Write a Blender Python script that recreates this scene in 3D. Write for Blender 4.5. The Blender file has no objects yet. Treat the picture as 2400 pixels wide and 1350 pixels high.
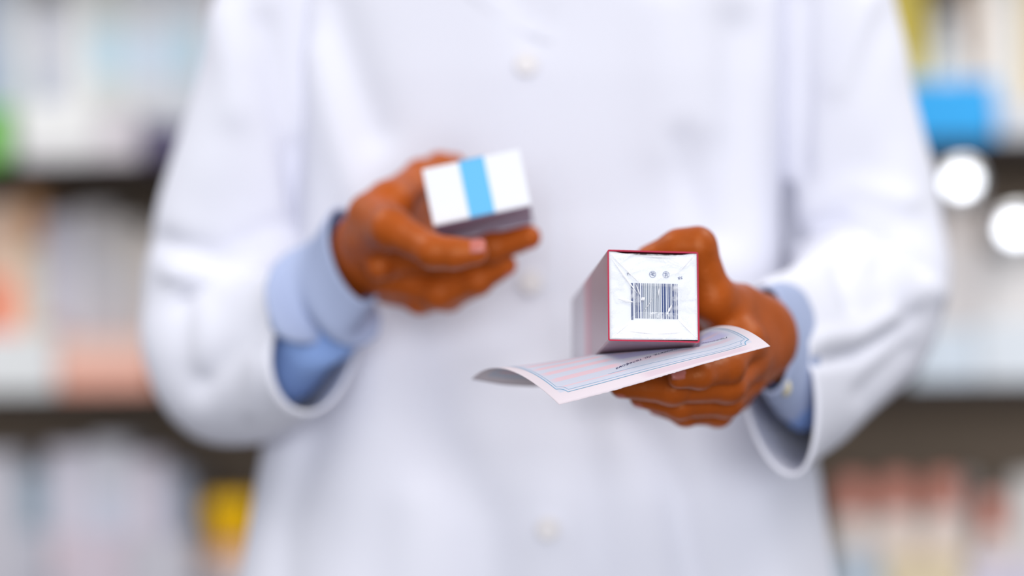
import bpy, bmesh, math, random
import numpy as np
from mathutils import Vector, Matrix, noise
random.seed(7)
SC = bpy.context.scene
COL = SC.collection
F = 85.0/36.0*2400.0            # focal length in pixels of the 2400 px frame
CAM = Vector((0, 0, 1.15))
TH = math.radians(1.0)
RIGHT = Vector((math.cos(TH), 0, -math.sin(TH)))
UP = Vector((math.sin(TH), 0, math.cos(TH)))
FWD = Vector((0, 1, 0))

def P(px, py, d):
    return CAM + FWD*d + RIGHT*((px-1200)/F*d) - UP*((py-675)/F*d)
def to_px(p):
    v = p-CAM
    d = v.dot(FWD)
    return 1200+v.dot(RIGHT)/d*F, 675-v.dot(UP)/d*F

# ------------------------------------------------------------------ materials
def lin(c):
    return tuple(((x/255)/12.92 if x/255 <= 0.04045 else (((x/255)+0.055)/1.055)**2.4) for x in c)
def mat(name, rgb, rough=0.6, spec=0.3, sss=0.0, sheen=0.0, noise_amt=0.0, noise_scale=40, bump=0.0, bump_scale=300, trans=0.0, coat=0.0, bdist=0.001, srgb=True):
    m = bpy.data.materials.new(name); m.use_nodes = True
    nt = m.node_tree; b = nt.nodes['Principled BSDF']
    c = lin(rgb) if srgb else rgb
    b.inputs['Base Color'].default_value = (*c, 1)
    b.inputs['Roughness'].default_value = rough
    b.inputs['Specular IOR Level'].default_value = spec
    b.inputs['Coat Weight'].default_value = coat
    b.inputs['Transmission Weight'].default_value = trans
    b.inputs['Sheen Weight'].default_value = sheen
    if sss:
        b.inputs['Subsurface Weight'].default_value = sss
        b.inputs['Subsurface Radius'].default_value = (0.006, 0.002, 0.001)
        b.inputs['Subsurface Scale'].default_value = 1.0
    tc = nt.nodes.new('ShaderNodeTexCoord')
    if noise_amt:
        n = nt.nodes.new('ShaderNodeTexNoise'); n.inputs['Scale'].default_value = noise_scale
        n.inputs['Detail'].default_value = 3
        nt.links.new(tc.outputs['Object'], n.inputs['Vector'])
        mx = nt.nodes.new('ShaderNodeMix'); mx.data_type = 'RGBA'
        mx.inputs[6].default_value = (*[x*(1-noise_amt) for x in c], 1)
        mx.inputs[7].default_value = (*[min(1, x*(1+noise_amt)) for x in c], 1)
        nt.links.new(n.outputs['Fac'], mx.inputs[0]); nt.links.new(mx.outputs[2], b.inputs['Base Color'])
    if bump:
        n2 = nt.nodes.new('ShaderNodeTexNoise'); n2.inputs['Scale'].default_value = bump_scale
        n2.inputs['Detail'].default_value = 4
        nt.links.new(tc.outputs['Object'], n2.inputs['Vector'])
        bp = nt.nodes.new('ShaderNodeBump'); bp.inputs['Strength'].default_value = bump
        bp.inputs['Distance'].default_value = bdist
        nt.links.new(n2.outputs['Fac'], bp.inputs['Height']); nt.links.new(bp.outputs['Normal'], b.inputs['Normal'])
    return m
_mc = {}
def carton_mat(rgb):
    k = tuple(rgb)
    if k not in _mc:
        _mc[k] = mat('carton_%d_%d_%d' % k, rgb, 0.55, 0.3, noise_amt=0.06, noise_scale=25)
    return _mc[k]

M = {}
M['coat'] = mat('white_cotton_twill', (229, 230, 240), 0.85, 0.15, bump=0.15, bump_scale=900)
M['coatin'] = M['coat']
M['shirt'] = mat('pale_blue_shirt_cotton', (132, 160, 212), 0.85, 0.15, bump=0.2, bump_scale=900)
M['cuff'] = mat('light_blue_cuff_cotton', (170, 182, 213), 0.85, 0.15, bump=0.2, bump_scale=900)
M['skin'] = mat('brown_skin', (0.38, 0.074, 0.007), 0.42, 0.50, sss=0.06, noise_amt=0.32, noise_scale=38, bump=0.6, bump_scale=300, bdist=0.0008, srgb=False)
M['skin'].node_tree.nodes['Principled BSDF'].inputs['Specular Tint'].default_value = (1, .62, .36, 1)
M['nail'] = mat('fingernail_pink', (190, 108, 96), 0.35, 0.5)
M['hair'] = mat('black_hair', (18, 15, 14), 0.6, 0.3, bump=0.8, bump_scale=500, bdist=0.003)
M['trouser'] = mat('charcoal_trouser_cloth', (50, 52, 62), 0.9, 0.1)
M['shoe'] = mat('black_shoe_leather', (22, 20, 20), 0.35, 0.5)
M['button'] = mat('beige_button', (226, 222, 222), 0.4, 0.4)
M['cuffbutton'] = mat('cream_button', (214, 206, 176), 0.4, 0.4)
M['board'] = mat('dark_brown_shelf_board', (32, 21, 17), 0.6, 0.25, noise_amt=0.2, noise_scale=30)
M['back'] = mat('grey_brown_back_panel', (140, 124, 108), 0.8, 0.1, noise_amt=0.1, noise_scale=8)
M['floor'] = mat('grey_vinyl_floor', (120, 118, 118), 0.5, 0.3, noise_amt=0.08, noise_scale=3)
M['wall'] = mat('painted_wall', (205, 203, 200), 0.9, 0.1)
M['white_card'] = mat('white_carton_card', (236, 239, 244), 0.45, 0.35)
M['sky_blue'] = mat('sky_blue_print', (95, 188, 238), 0.45, 0.35)
M['crimson'] = mat('crimson_carton_edge', (178, 18, 62), 0.5, 0.35)
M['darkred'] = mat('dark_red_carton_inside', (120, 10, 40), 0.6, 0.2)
M['barcode'] = mat('barcode_ink', (92, 108, 150), 0.6, 0.2)
M['ink'] = mat('dark_blue_ink', (44, 42, 92), 0.6, 0.2)
M['teal_ink'] = mat('teal_border_ink', (110, 168, 200), 0.6, 0.2)

# side panels of the long carton: silvery card with a red lengthwise print
def side_mat():
    m = mat('silver_pink_carton_side', (166, 150, 160), 0.35, 0.5, coat=0.5)
    nt = m.node_tree; b = nt.nodes['Principled BSDF']
    tc = nt.nodes.new('ShaderNodeTexCoord'); sp = nt.nodes.new('ShaderNodeSeparateXYZ')
    nt.links.new(tc.outputs['Object'], sp.inputs[0])
    r = nt.nodes.new('ShaderNodeValToRGB')
    mp = nt.nodes.new('ShaderNodeMapRange'); mp.inputs['From Min'].default_value = 0; mp.inputs['From Max'].default_value = 0.155
    nt.links.new(sp.outputs['Y'], mp.inputs['Value']); nt.links.new(mp.outputs[0], r.inputs['Fac'])
    el = r.color_ramp.elements
    el[0].position = 0; el[0].color = (*lin((164, 134, 142)), 1)
    el[1].position = 1; el[1].color = (*lin((200, 194, 206)), 1)
    for p, c in ((.38, (158, 124, 132)), (.46, (176, 112, 126)), (.60, (206, 150, 162)), (.66, (200, 192, 204))):
        e = el.new(p); e.color = (*lin(c), 1)
    nt.links.new(r.outputs['Color'], b.inputs['Base Color'])
    return m
M['side'] = side_mat()

def film_mat():
    m = bpy.data.materials.new('clear_film'); m.use_nodes = True
    nt = m.node_tree; nt.nodes.clear()
    out = nt.nodes.new('ShaderNodeOutputMaterial'); tr = nt.nodes.new('ShaderNodeBsdfTransparent')
    pr = nt.nodes.new('ShaderNodeBsdfPrincipled'); mx = nt.nodes.new('ShaderNodeMixShader')
    pr.inputs['Base Color'].default_value = (0.95, 0.97, 1, 1); pr.inputs['Roughness'].default_value = 0.12
    pr.inputs['Specular IOR Level'].default_value = 0.8
    tc = nt.nodes.new('ShaderNodeTexCoord')
    mpn = nt.nodes.new('ShaderNodeMapping'); mpn.inputs['Scale'].default_value = (1, 1, 1.6)
    n = nt.nodes.new('ShaderNodeTexNoise'); n.inputs['Scale'].default_value = 75; n.inputs['Detail'].default_value = 3
    n.inputs['Distortion'].default_value = 1.2
    nt.links.new(tc.outputs['Object'], mpn.inputs[0]); nt.links.new(mpn.outputs[0], n.inputs['Vector'])
    r = nt.nodes.new('ShaderNodeMapRange'); r.inputs['From Min'].default_value = 0.48; r.inputs['From Max'].default_value = 0.66
    r.inputs['To Min'].default_value = 0.10; r.inputs['To Max'].default_value = 0.62
    nt.links.new(n.outputs['Fac'], r.inputs['Value'])
    bp = nt.nodes.new('ShaderNodeBump'); bp.inputs['Distance'].default_value = 0.0012; bp.inputs['Strength'].default_value = 0.13
    nt.links.new(n.outputs['Fac'], bp.inputs['Height']); nt.links.new(bp.outputs['Normal'], pr.inputs['Normal'])
    nt.links.new(r.outputs[0], mx.inputs[0]); nt.links.new(tr.outputs[0], mx.inputs[1]); nt.links.new(pr.outputs[0], mx.inputs[2])
    nt.links.new(mx.outputs[0], out.inputs['Surface'])
    return m
M['film'] = film_mat()
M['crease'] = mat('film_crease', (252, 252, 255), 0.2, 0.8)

def paper_mat():
    m = mat('prescription_paper', (206, 200, 212), 0.75, 0.2)
    nt = m.node_tree; b = nt.nodes['Principled BSDF']; L = nt.links.new
    uv = nt.nodes.new('ShaderNodeUVMap'); sp = nt.nodes.new('ShaderNodeSeparateXYZ'); L(uv.outputs[0], sp.inputs[0])
    def math_(op, a, bb=None, clamp=False):
        n = nt.nodes.new('ShaderNodeMath'); n.operation = op; n.use_clamp = clamp
        for i, x in enumerate((a, bb)):
            if x is None: continue
            if isinstance(x, (int, float)): n.inputs[i].default_value = x
            else: L(x, n.inputs[i])
        return n.outputs[0]
    U, V = sp.outputs['X'], sp.outputs['Y']
    def band(x, lo, hi, s=0.01):
        a = math_('MULTIPLY', math_('SUBTRACT', x, lo), 1/s, True)
        c = math_('MULTIPLY', math_('SUBTRACT', hi, x), 1/s, True)
        return math_('MULTIPLY', a, c)
    def mixc(f, a, c):
        mx = nt.nodes.new('ShaderNodeMix'); mx.data_type = 'RGBA'
        L(f, mx.inputs[0])
        if isinstance(a, tuple): mx.inputs[6].default_value = (*lin(a), 1)
        else: L(a, mx.inputs[6])
        if isinstance(c, tuple): mx.inputs[7].default_value = (*lin(c), 1)
        else: L(c, mx.inputs[7])
        return mx.outputs[2]
    inside = math_('MULTIPLY', band(U, .045, .955), band(V, .08, .93))
    stripe = math_('MULTIPLY', math_('SUBTRACT', math_('SINE', math_('MULTIPLY', V, 2*math.pi*11)), 0.0), 3, True)
    col = mixc(inside, (222, 211, 217), (203, 206, 220))
    strp = math_('MULTIPLY', stripe, math_('MULTIPLY', band(U, .06, .40, .04), band(V, .12, .9)))
    col = mixc(strp, col, (224, 193, 202))
    bl = math_('MULTIPLY', band(U, .40, .93, .03), band(V, .26, .5))
    col = mixc(bl, col, (188, 188, 220))
    st2 = math_('MULTIPLY', math_('MULTIPLY', math_('SUBTRACT', math_('SINE', math_('MULTIPLY', V, 2*math.pi*6)), 0.55), 4, True), band(U, .4, .93, .05))
    col = mixc(math_('MULTIPLY', st2, 0.7), col, (212, 190, 201))
    L(col, b.inputs['Base Color'])
    return m
M['paper'] = paper_mat()

# ------------------------------------------------------------------ helpers
def tag(o, label=None, cat=None, group=None, kind=None):
    if label: o['label'] = label
    if cat: o['category'] = cat
    if group: o['group'] = group
    if kind: o['kind'] = kind
    return o
def link_mesh(name, verts, faces, m, parent=None, smooth=True, uvs=None):
    me = bpy.data.meshes.new(name)
    me.from_pydata([tuple(v) for v in verts], [], [tuple(int(i) for i in f) for f in faces])
    me.validate(); me.update()
    for mm in (m if isinstance(m, (list, tuple)) else [m]): me.materials.append(mm)
    if smooth: me.polygons.foreach_set('use_smooth', [True]*len(me.polygons))
    o = bpy.data.objects.new(name, me); COL.objects.link(o)
    if parent: o.parent = parent
    return o
def empty(name, loc=(0, 0, 0), rot=None):
    o = bpy.data.objects.new(name, None); COL.objects.link(o); o.location = loc
    o.empty_display_size = 0.05
    if rot is not None: o.matrix_world = Matrix.Translation(loc) @ rot.to_4x4()
    return o
def from_bm(name, bm, m, parent=None, smooth=False):
    me = bpy.data.meshes.new(name); bm.normal_update(); bm.to_mesh(me); bm.free()
    for mm in (m if isinstance(m, (list, tuple)) else [m]): me.materials.append(mm)
    if smooth: me.polygons.foreach_set('use_smooth', [True]*len(me.polygons))
    o = bpy.data.objects.new(name, me); COL.objects.link(o)
    if parent: o.parent = parent
    return o
def bm_box(bm, x0, x1, y0, y1, z0, z1, bev=0.0):
    t = bmesh.new()
    bmesh.ops.create_cube(t, size=1)
    for v in t.verts:
        v.co = Vector((x0+(v.co.x+.5)*(x1-x0), y0+(v.co.y+.5)*(y1-y0), z0+(v.co.z+.5)*(z1-z0)))
    if bev: bmesh.ops.bevel(t, geom=t.edges[:], offset=bev, segments=2, affect='EDGES', profile=0.7)
    me = bpy.data.meshes.new('t'); t.to_mesh(me); t.free(); bm.from_mesh(me); bpy.data.meshes.remove(me)
def bm_lathe(bm, prof, cx=0, cy=0, n=32):
    rings = []
    for r, z in prof:
        rings.append([bm.verts.new((cx+r*math.cos(2*math.pi*i/n), cy+r*math.sin(2*math.pi*i/n), z)) for i in range(n)])
    for a, b in zip(rings, rings[1:]):
        for i in range(n): bm.faces.new((a[i], a[(i+1) % n], b[(i+1) % n], b[i]))
    bm.faces.new(rings[0][::-1]); bm.faces.new(rings[-1])

# ------------------------------------------------------------------ signed distance modelling (one smooth skin)
def smin(a, b, k):
    h = np.clip(0.5+0.5*(b-a)/k, 0, 1)
    return b*(1-h)+a*h-k*h*(1-h)
def cap(G, a, b, ra, rb):
    a = np.array(a); b = np.array(b); ba = b-a
    pa = G-a
    t = np.clip((pa@ba)/max(1e-12, ba@ba), 0, 1)
    return np.linalg.norm(pa-t[..., None]*ba, axis=-1)-(ra+(rb-ra)*t)
def ell(G, c, r, R=None):
    q = G-np.array(c)
    if R is not None: q = q@R
    r = np.array(r)
    k0 = np.linalg.norm(q/r, axis=-1); k1 = np.linalg.norm(q/(r*r), axis=-1)
    return k0*(k0-1)/np.maximum(k1, 1e-9)
def nets(fn, lo, hi, h):
    lo = np.array(lo); n = np.ceil((np.array(hi)-lo)/h).astype(int)+1
    ax = [lo[i]+h*np.arange(n[i]) for i in range(3)]
    G = np.stack(np.meshgrid(*ax, indexing='ij'), -1).astype(np.float32).astype(np.float64)
    f = fn(G)
    s = f < 0
    S = np.zeros((n[0], n[1], n[2], 3)); C = np.zeros(tuple(n))
    quads = []
    for a in range(3):
        sl0 = [slice(None)]*3; sl1 = [slice(None)]*3; sl0[a] = slice(0, -1); sl1[a] = slice(1, None)
        cr = s[tuple(sl0)] != s[tuple(sl1)]
        idx = np.argwhere(cr)
        idx = idx[np.all(idx > 0, axis=1) & np.all(idx < n-1, axis=1)]
        f0 = f[tuple(idx.T)]; j = idx.copy(); j[:, a] += 1; f1 = f[tuple(j.T)]
        t = f0/(f0-f1); p = idx.astype(float); p[:, a] += t
        b, c = (a+1) % 3, (a+2) % 3
        cells = []
        for db, dc in ((-1, -1), (0, -1), (0, 0), (-1, 0)):
            q = idx.copy(); q[:, b] += db; q[:, c] += dc
            np.add.at(S, tuple(q.T), p); np.add.at(C, tuple(q.T), 1)
            cells.append(q)
        quads.append((cells, s[tuple(idx.T)]))
    used = C > 0
    vid = -np.ones(tuple(n), int); vid[used] = np.arange(used.sum())
    V = S[used]/C[used][:, None]*h+lo
    Fs = []
    for cells, inside in quads:
        Q = np.stack([vid[tuple(c.T)] for c in cells], 1)
        Q[~inside] = Q[~inside][:, ::-1]
        Fs.append(Q)
    return V, np.concatenate(Fs)

def pj(px, py, d, r):      # joint: position and radius given in image pixels at that distance
    return (np.array(P(px, py, d)), r/F*d)
def chain(G, js, k=0.003):
    out = None
    for (a, ra), (b, rb) in zip(js, js[1:]):
        c = cap(G, a, b, ra, rb)
        out = c if out is None else smin(out, c, k)
    return out

# the hand in front (holds the long carton and the prescription)
thumbA = [pj(1772, 752, 1.655, 66), pj(1668, 700, 1.60, 51), pj(1634, 577, 1.588, 43), pj(1590, 578, 1.59, 38), pj(1520, 606, 1.60, 32)]
fingA = [
    [pj(1738, 800, 1.605, 46), pj(1706, 858, 1.575, 38), pj(1640, 878, 1.553, 31), pj(1590, 886, 1.546, 26)],
    [pj(1757, 846, 1.62, 44), pj(1706, 903, 1.587, 39), pj(1575, 911, 1.568, 36), pj(1456, 906, 1.574, 28)],
    [pj(1748, 888, 1.635, 42), pj(1702, 940, 1.607, 36), pj(1592, 950, 1.592, 31), pj(1500, 930, 1.595, 26)],
    [pj(1722, 925, 1.65, 38), pj(1682, 965, 1.63, 33), pj(1606, 968, 1.617, 29), pj(1540, 950, 1.617, 24)]]
def handA(G):
    w = chain(G, [pj(1792, 762, 1.665, 60), pj(1850, 775, 1.76, 66), pj(1975, 760, 1.90, 95)], .02)
    w = smin(w, chain(G, [pj(1788, 836, 1.668, 58), pj(1850, 850, 1.76, 64), pj(1990, 800, 1.92, 95)], .02), .02)
    palm = w
    for f in fingA:
        palm = smin(palm, cap(G, pj(1785, 800, 1.665, 0)[0], f[0][0], 60/F*1.66, f[0][1]), .012)
    palm = smin(palm, cap(G, pj(1780, 770, 1.66, 0)[0], thumbA[1][0], 62/F*1.66, 50/F*1.6), .014)
    palm = smin(palm, cap(G, pj(1690, 745, 1.615, 0)[0], fingA[0][0][0], 42/F*1.6, 44/F*1.6), .014)
    palm = smin(palm, cap(G, pj(1735, 790, 1.635, 0)[0], pj(1640, 762, 1.655, 0)[0], 46/F*1.63, 44/F*1.66), .014)
    # tendons, wrist bone
    palm = smin(palm, cap(G, pj(1800, 735, 1.645, 0)[0], pj(1745, 690, 1.63, 0)[0], .007, .006), .008)
    fs = None
    for f in fingA:
        c = chain(G, f, .004)
        for jn in (1, 2):        # knuckle swellings
            c = smin(c, np.linalg.norm(G-f[jn][0], axis=-1)-f[jn][1]*1.06, .004)
        fs = c if fs is None else smin(fs, c, .002)
    t = chain(G, thumbA, .006)
    h = smin(palm, fs, .005)
    return smin(h, t, .007)
thumbB = [pj(868, 505, 1.715, 56), pj(918, 535, 1.68, 47), pj(1015, 590, 1.655, 38), pj(1064, 594, 1.652, 35), pj(1114, 591, 1.65, 31)]
fingB = [
    [pj(918, 475, 1.725, 52), pj(985, 412, 1.762, 36), pj(1030, 391, 1.778, 31), pj(1064, 387, 1.788, 28)],
    [pj(925, 600, 1.73, 44), pj(1045, 608, 1.722, 42), pj(1155, 582, 1.705, 34), pj(1240, 556, 1.695, 29)],
    [pj(920, 650, 1.745, 42), pj(1030, 686, 1.73, 38), pj(1118, 658, 1.718, 33), pj(1185, 622, 1.71, 27)],
    [pj(915, 675, 1.76, 36), pj(985, 702, 1.745, 32), pj(1052, 698, 1.735, 29), pj(1108, 676, 1.73, 25)]]
def handB(G):
    w = chain(G, [pj(845, 560, 1.745, 62), pj(800, 648, 1.79, 54), pj(640, 815, 1.88, 60)], .02)
    w = smin(w, chain(G, [pj(872, 622, 1.75, 60), pj(795, 685, 1.795, 54), pj(650, 830, 1.885, 60)], .02), .02)
    palm = w
    for f in fingB:
        palm = smin(palm, cap(G, pj(865, 590, 1.745, 0)[0], f[0][0], 52/F*1.74, f[0][1]), .012)
    palm = smin(palm, cap(G, pj(900, 480, 1.72, 0)[0], pj(925, 600, 1.725, 0)[0], 40/F*1.72, 34/F*1.72), .012)
    palm = smin(palm, cap(G, pj(915, 500, 1.75, 0)[0], pj(1000, 470, 1.795, 0)[0], 50/F*1.75, 46/F*1.79), .012)
    palm = smin(palm, cap(G, pj(915, 580, 1.75, 0)[0], pj(1010, 560, 1.795, 0)[0], 50/F*1.75, 48/F*1.79), .012)
    palm = smin(palm, cap(G, pj(862, 560, 1.72, 0)[0], thumbB[1][0], 52/F*1.72, 44/F*1.69), .014)
    palm = smin(palm, np.linalg.norm(G-pj(888, 630, 1.715, 0)[0], axis=-1)-.009, .006)
    fs = None
    for f in fingB:
        c = chain(G, f, .004)
        for jn in (1, 2):
            c = smin(c, np.linalg.norm(G-f[jn][0], axis=-1)-f[jn][1]*1.06, .004)
        fs = c if fs is None else smin(fs, c, .002)
    return smin(smin(palm, fs, .005), chain(G, thumbB, .006), .006)

def pts_bounds(chains, pad):
    a = np.array([j[0] for c in chains for j in c])
    return a.min(0)-pad, a.max(0)+pad
loA, hiA = pts_bounds(fingA+[thumbA]+[[pj(1850, 820, 1.79, 0)]], .028)
loB, hiB = pts_bounds(fingB+[thumbB]+[[pj(770, 690, 1.83, 0)]], .028)
VA, FA = nets(handA, loA, hiA, .0016)
VB, FB = nets(handB, loB, hiB, .0017)

# the rest of the body, hidden by clothes or outside the frame
BX = float(P(1270, 675, 1.95).x); BY = 1.955
def body(G):
    g = lambda x, y, z: np.array((BX+x, BY+y, z))
    b = cap(G, g(0, 0, .95), g(0, .0, 1.35), .105, .11)
    b = smin(b, ell(G, g(0, 0, 1.30), (.150, .095, .17)), .05)
    b = smin(b, ell(G, g(0, 0, .95), (.16, .105, .12)), .05)
    for s in (-1, 1):
        b = smin(b, cap(G, g(.05*s, 0, 1.47), g(.175*s, 0, 1.44), .045, .05), .05)
        b = smin(b, chain(G, [(g(.09*s, 0, .90), .085), (g(.10*s, -.01, .50), .055), (g(.10*s, .01, .10), .038)], .04), .03)
        b = smin(b, cap(G, g(.10*s, .01, .05), g(.12*s, -.13, .035), .035, .028), .02)
    R_ = P(1985, 400, 1.95); L_ = P(600, 400, 1.95)
    for s, e, w in ((1, P(2010, 730, 1.95), P(1900, 830, 1.80)), (-1, P(500, 830, 1.97), P(665, 815, 1.87))):
        b = smin(b, chain(G, [(g(.18*s, 0, 1.40), .04), (np.array(P(1270+s*665, 60, 1.95)), .036), (np.array(e), .034), (np.array(w), .020)], .03), .02)
    b = smin(b, cap(G, g(0, .01, 1.45), g(0, .0, 1.58), .056, .052), .03)
    b = smin(b, ell(G, g(0, .005, 1.685), (.075, .095, .108)), .02)
    b = smin(b, ell(G, g(0, -.045, 1.61), (.045, .045, .04)), .03)
    b = smin(b, cap(G, g(0, -.088, 1.695), g(0, -.108, 1.662), .008, .014), .01)      # nose
    for s in (-1, 1):
        b = smin(b, ell(G, g(.078*s, .005, 1.675), (.012, .022, .034)), .006)          # ears
        b = -smin(-b, np.linalg.norm(G-g(.033*s, -.105, 1.695), axis=-1)-.016, .012)   # eye sockets
        b = smin(b, np.linalg.norm(G-g(.032*s, -.079, 1.695), axis=-1)-.013, .003)
    b = smin(b, cap(G, g(-.02, -.093, 1.630), g(.02, -.093, 1.630), .007, .007), .004) # lips
    return b
VC, FC = nets(body, (BX-.34, BY-.26, -.01), (BX+.34, BY+.17, 1.83), .011)

person = empty('person', (BX, BY, 0))
tag(person, 'person in a buttoned white lab coat over a blue shirt, holding out two medicine cartons', 'person')
PINV = Vector((BX, BY, 0))
def wp(name, V, Fc, m, parent=None, smooth=True):
    """mesh with world coordinates under the person; sub-parts hang below a part with the same origin"""
    base = PINV if (parent is None or parent is person) else Vector((0, 0, 0))
    o = link_mesh(name, [Vector(v)-PINV for v in V], Fc, m, parent or person, smooth)
    return o
V = np.concatenate([VC, VA, VB]); Fc = np.concatenate([FC, FA+len(VC), FB+len(VC)+len(VA)])
body_o = wp('body', V, Fc, M['skin'])
sm = body_o.modifiers.new('smooth', 'SMOOTH'); sm.factor = 0.5; sm.iterations = 3

# fingernails: small curved plates on the fingertips
def nail(center, along, normal, L=.0105, W=.0095):
    a = along.normalized(); n = (normal-normal.dot(a)*a).normalized(); b = a.cross(n)
    vs = []; fs = []
    N = 9
    for i in range(N):
        for j in range(N):
            u = -1+2*i/(N-1); v = -1+2*j/(N-1)
            w = W/2*math.sqrt(max(.05, 1-.45*max(0, u)**3-.55*max(0, -u)**2.5))
            p = center+a*(u*L/2)+b*(v*w)+n*(-.0022*v*v-.0006*u*u)
            vs.append(p)
    for i in range(N-1):
        for j in range(N-1): fs.append((i*N+j, (i+1)*N+j, (i+1)*N+j+1, i*N+j+1))
    o = wp('fingernail', vs, fs, M['nail'], body_o)
    s = o.modifiers.new('s', 'SOLIDIFY'); s.thickness = .0006; s.offset = 0
    return o
def tipnail(js, normal, lift=1.0, **k):
    a = Vector(js[-1][0])-Vector(js[-2][0]); n = normal.normalized()
    a_ = a.normalized(); n = (n-n.dot(a_)*a_).normalized()
    return nail(Vector(js[-1][0])-a_*(.0022 if not k else -.001)+n*js[-1][1]*lift, a, n, **k)
toward = -FWD
tipnail(fingA[0], toward*1.0+UP*0.75, L=.014, W=.0095)
tipnail(fingA[1], toward*.5-UP*1)
tipnail(fingA[2], toward*.3-UP*1)
tipnail(fingA[3], toward*.3-UP*1)
tipnail(thumbA, UP*1+FWD*.5)
tipnail(thumbB, toward*.8+UP*.55, L=.014, W=.012)
tipnail(fingB[0], FWD*.4+UP*1)
tipnail(fingB[1], toward*.2-UP*1)
tipnail(fingB[2], toward*.2-UP*1)
tipnail(fingB[3], toward*.2-UP*1)

# hair cap
def hairf(G):
    g = lambda x, y, z: np.array((BX+x, BY+y, z))
    h = ell(G, g(0, .012, 1.70), (.083, .102, .108))
    cut = np.maximum(1.70-(G[..., 2])-(G[..., 1]-BY)*.9, -(G[..., 1]-BY)-.075)
    return np.maximum(h, cut-.02)
Vh, Fh = nets(hairf, (BX-.1, BY-.12, 1.55), (BX+.1, BY+.13, 1.83), .006)
wp('hair', Vh, Fh, M['hair'])
def legf(G):
    g = lambda x, y, z: np.array((BX+x, BY+y, z))
    b = ell(G, g(0, 0, .93), (.18, .125, .13))
    for s in (-1, 1):
        b = smin(b, chain(G, [(g(.09*s, 0, .88), .10), (g(.10*s, -.01, .50), .075), (g(.10*s, .01, .09), .068)], .04), .02)
    return np.maximum(b, .085-G[..., 2])
Vt, Ft = nets(legf, (BX-.24, BY-.18, .05), (BX+.24, BY+.18, 1.08), .011)
wp('trousers', Vt, Ft, M['trouser'])
for s in (-1, 1):
    def shoef(G, s=s):
        g = lambda x, y, z: np.array((BX+x, BY+y, z))
        b = chain(G, [(g(.10*s, .05, .045), .045), (g(.11*s, -.07, .04), .046), (g(.122*s, -.15, .032), .038)], .03)
        b = smin(b, cap(G, g(.10*s, .02, .05), g(.10*s, .02, .11), .05, .045), .02)
        return np.maximum(b, .001-G[..., 2])
    Vs, Fs_ = nets(shoef, (BX+.11*s-.08, BY-.22, -.02), (BX+.11*s+.08, BY+.13, .18), .008)
    wp('shoe', Vs, Fs_, M['shoe'])

# ------------------------------------------------------------------ lab coat
def interp(tab, y):
    ys = [t[0] for t in tab]
    return [float(np.interp(y, ys, [t[k] for t in tab])) for k in range(1, len(tab[0]))]
# image row : left px, right px at 1.95 m, half depth front (m), half depth back
TORSO = [(-430, 1130, 1410, .060, .060), (-400, 1060, 1480, .07, .07), (-370, 900, 1640, .085, .08), (-330, 800, 1740, .10, .09), (-260, 745, 1795, .112, .10),
         (-100, 725, 1815, .125, .105), (0, 706, 1836, .130, .105), (200, 704, 1834, .128, .10), (500, 698, 1826, .118, .095), (700, 690, 1830, .116, .095),
         (900, 655, 1860, .124, .11), (1010, 628, 1893, .130, .12), (1120, 607, 1915, .134, .125), (1350, 568, 1945, .138, .13),
         (1900, 520, 1990, .145, .14), (2700, 490, 2020, .15, .15)]
def seg_d(px, py, a, b):
    ax, ay = a; bx, by = b
    t = max(0, min(1, ((px-ax)*(bx-ax)+(py-ay)*(by-ay))/((bx-ax)**2+(by-ay)**2)))
    return math.hypot(px-ax-t*(bx-ax), py-ay-t*(by-ay))
def folds(px, py, L):
    s = 0
    for pts, w, amp in L:
        d = min(seg_d(px, py, a, b) for a, b in zip(pts, pts[1:]))
        s += amp*math.exp(-(d/w)**2)
    return s
TF = [  # creases and ridges of the front (image coordinates on the chest, width, metres)
    ([(1000, 820), (1030, 1000), (1130, 1180), (1160, 1400), (1180, 2600)], 60, -.008),
    ([(900, 840), (850, 1100), (830, 1350), (800, 2600)], 80, .006),
    ([(1370, 960), (1380, 1150), (1390, 1400), (1400, 2600)], 38, -.006),
    ([(1480, 960), (1560, 1130), (1600, 1350), (1620, 2600)], 42, -.009),
    ([(1760, 1150), (1790, 1350), (1800, 2600)], 80, .008),
    ([(760, 1000), (700, 1200), (660, 2600)], 45, -.005),
    ([(980, 1150), (960, 2600)], 60, .004),
    ([(1250, 900), (1270, 1200)], 50, .004),
    ([(800, 20), (850, 180), (900, 330)], 45, -.006),
    ([(740, 150), (800, 330), (870, 520)], 42, .006),
    ([(1570, 350), (1610, 480), (1630, 560)], 30, -.005),
    ([(1530, 60), (1540, 350)], 60, .004),
    ([(1690, 100), (1680, 550)], 50, -.006),
    ([(1620, 0), (1625, 300)], 50, .004),
    ([(1060, 420), (1180, 640), (1240, 800)], 60, -.004),
    ([(1180, 0), (1250, 100)], 30, -.002),
]
TF = [(p, w_, a*1.6) for p, w_, a in TF]
TCY = 1.95
def torso_pt(px, py, off=0.0):
    """front surface of the coat at the image row py and column px (measured at TCY)"""
    l, r, df, db = interp(TORSO, py)
    c = (l+r)/2; hw = (r-l)/2
    t = max(-1, min(1, (px-c)/hw))
    n = 2.35
    y = df*(1-abs(t)**n)**(1/n)
    d = folds(px, py, TF)
    return P(px, py, TCY)+Vector((0, -(y+d+off), 0))
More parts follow.
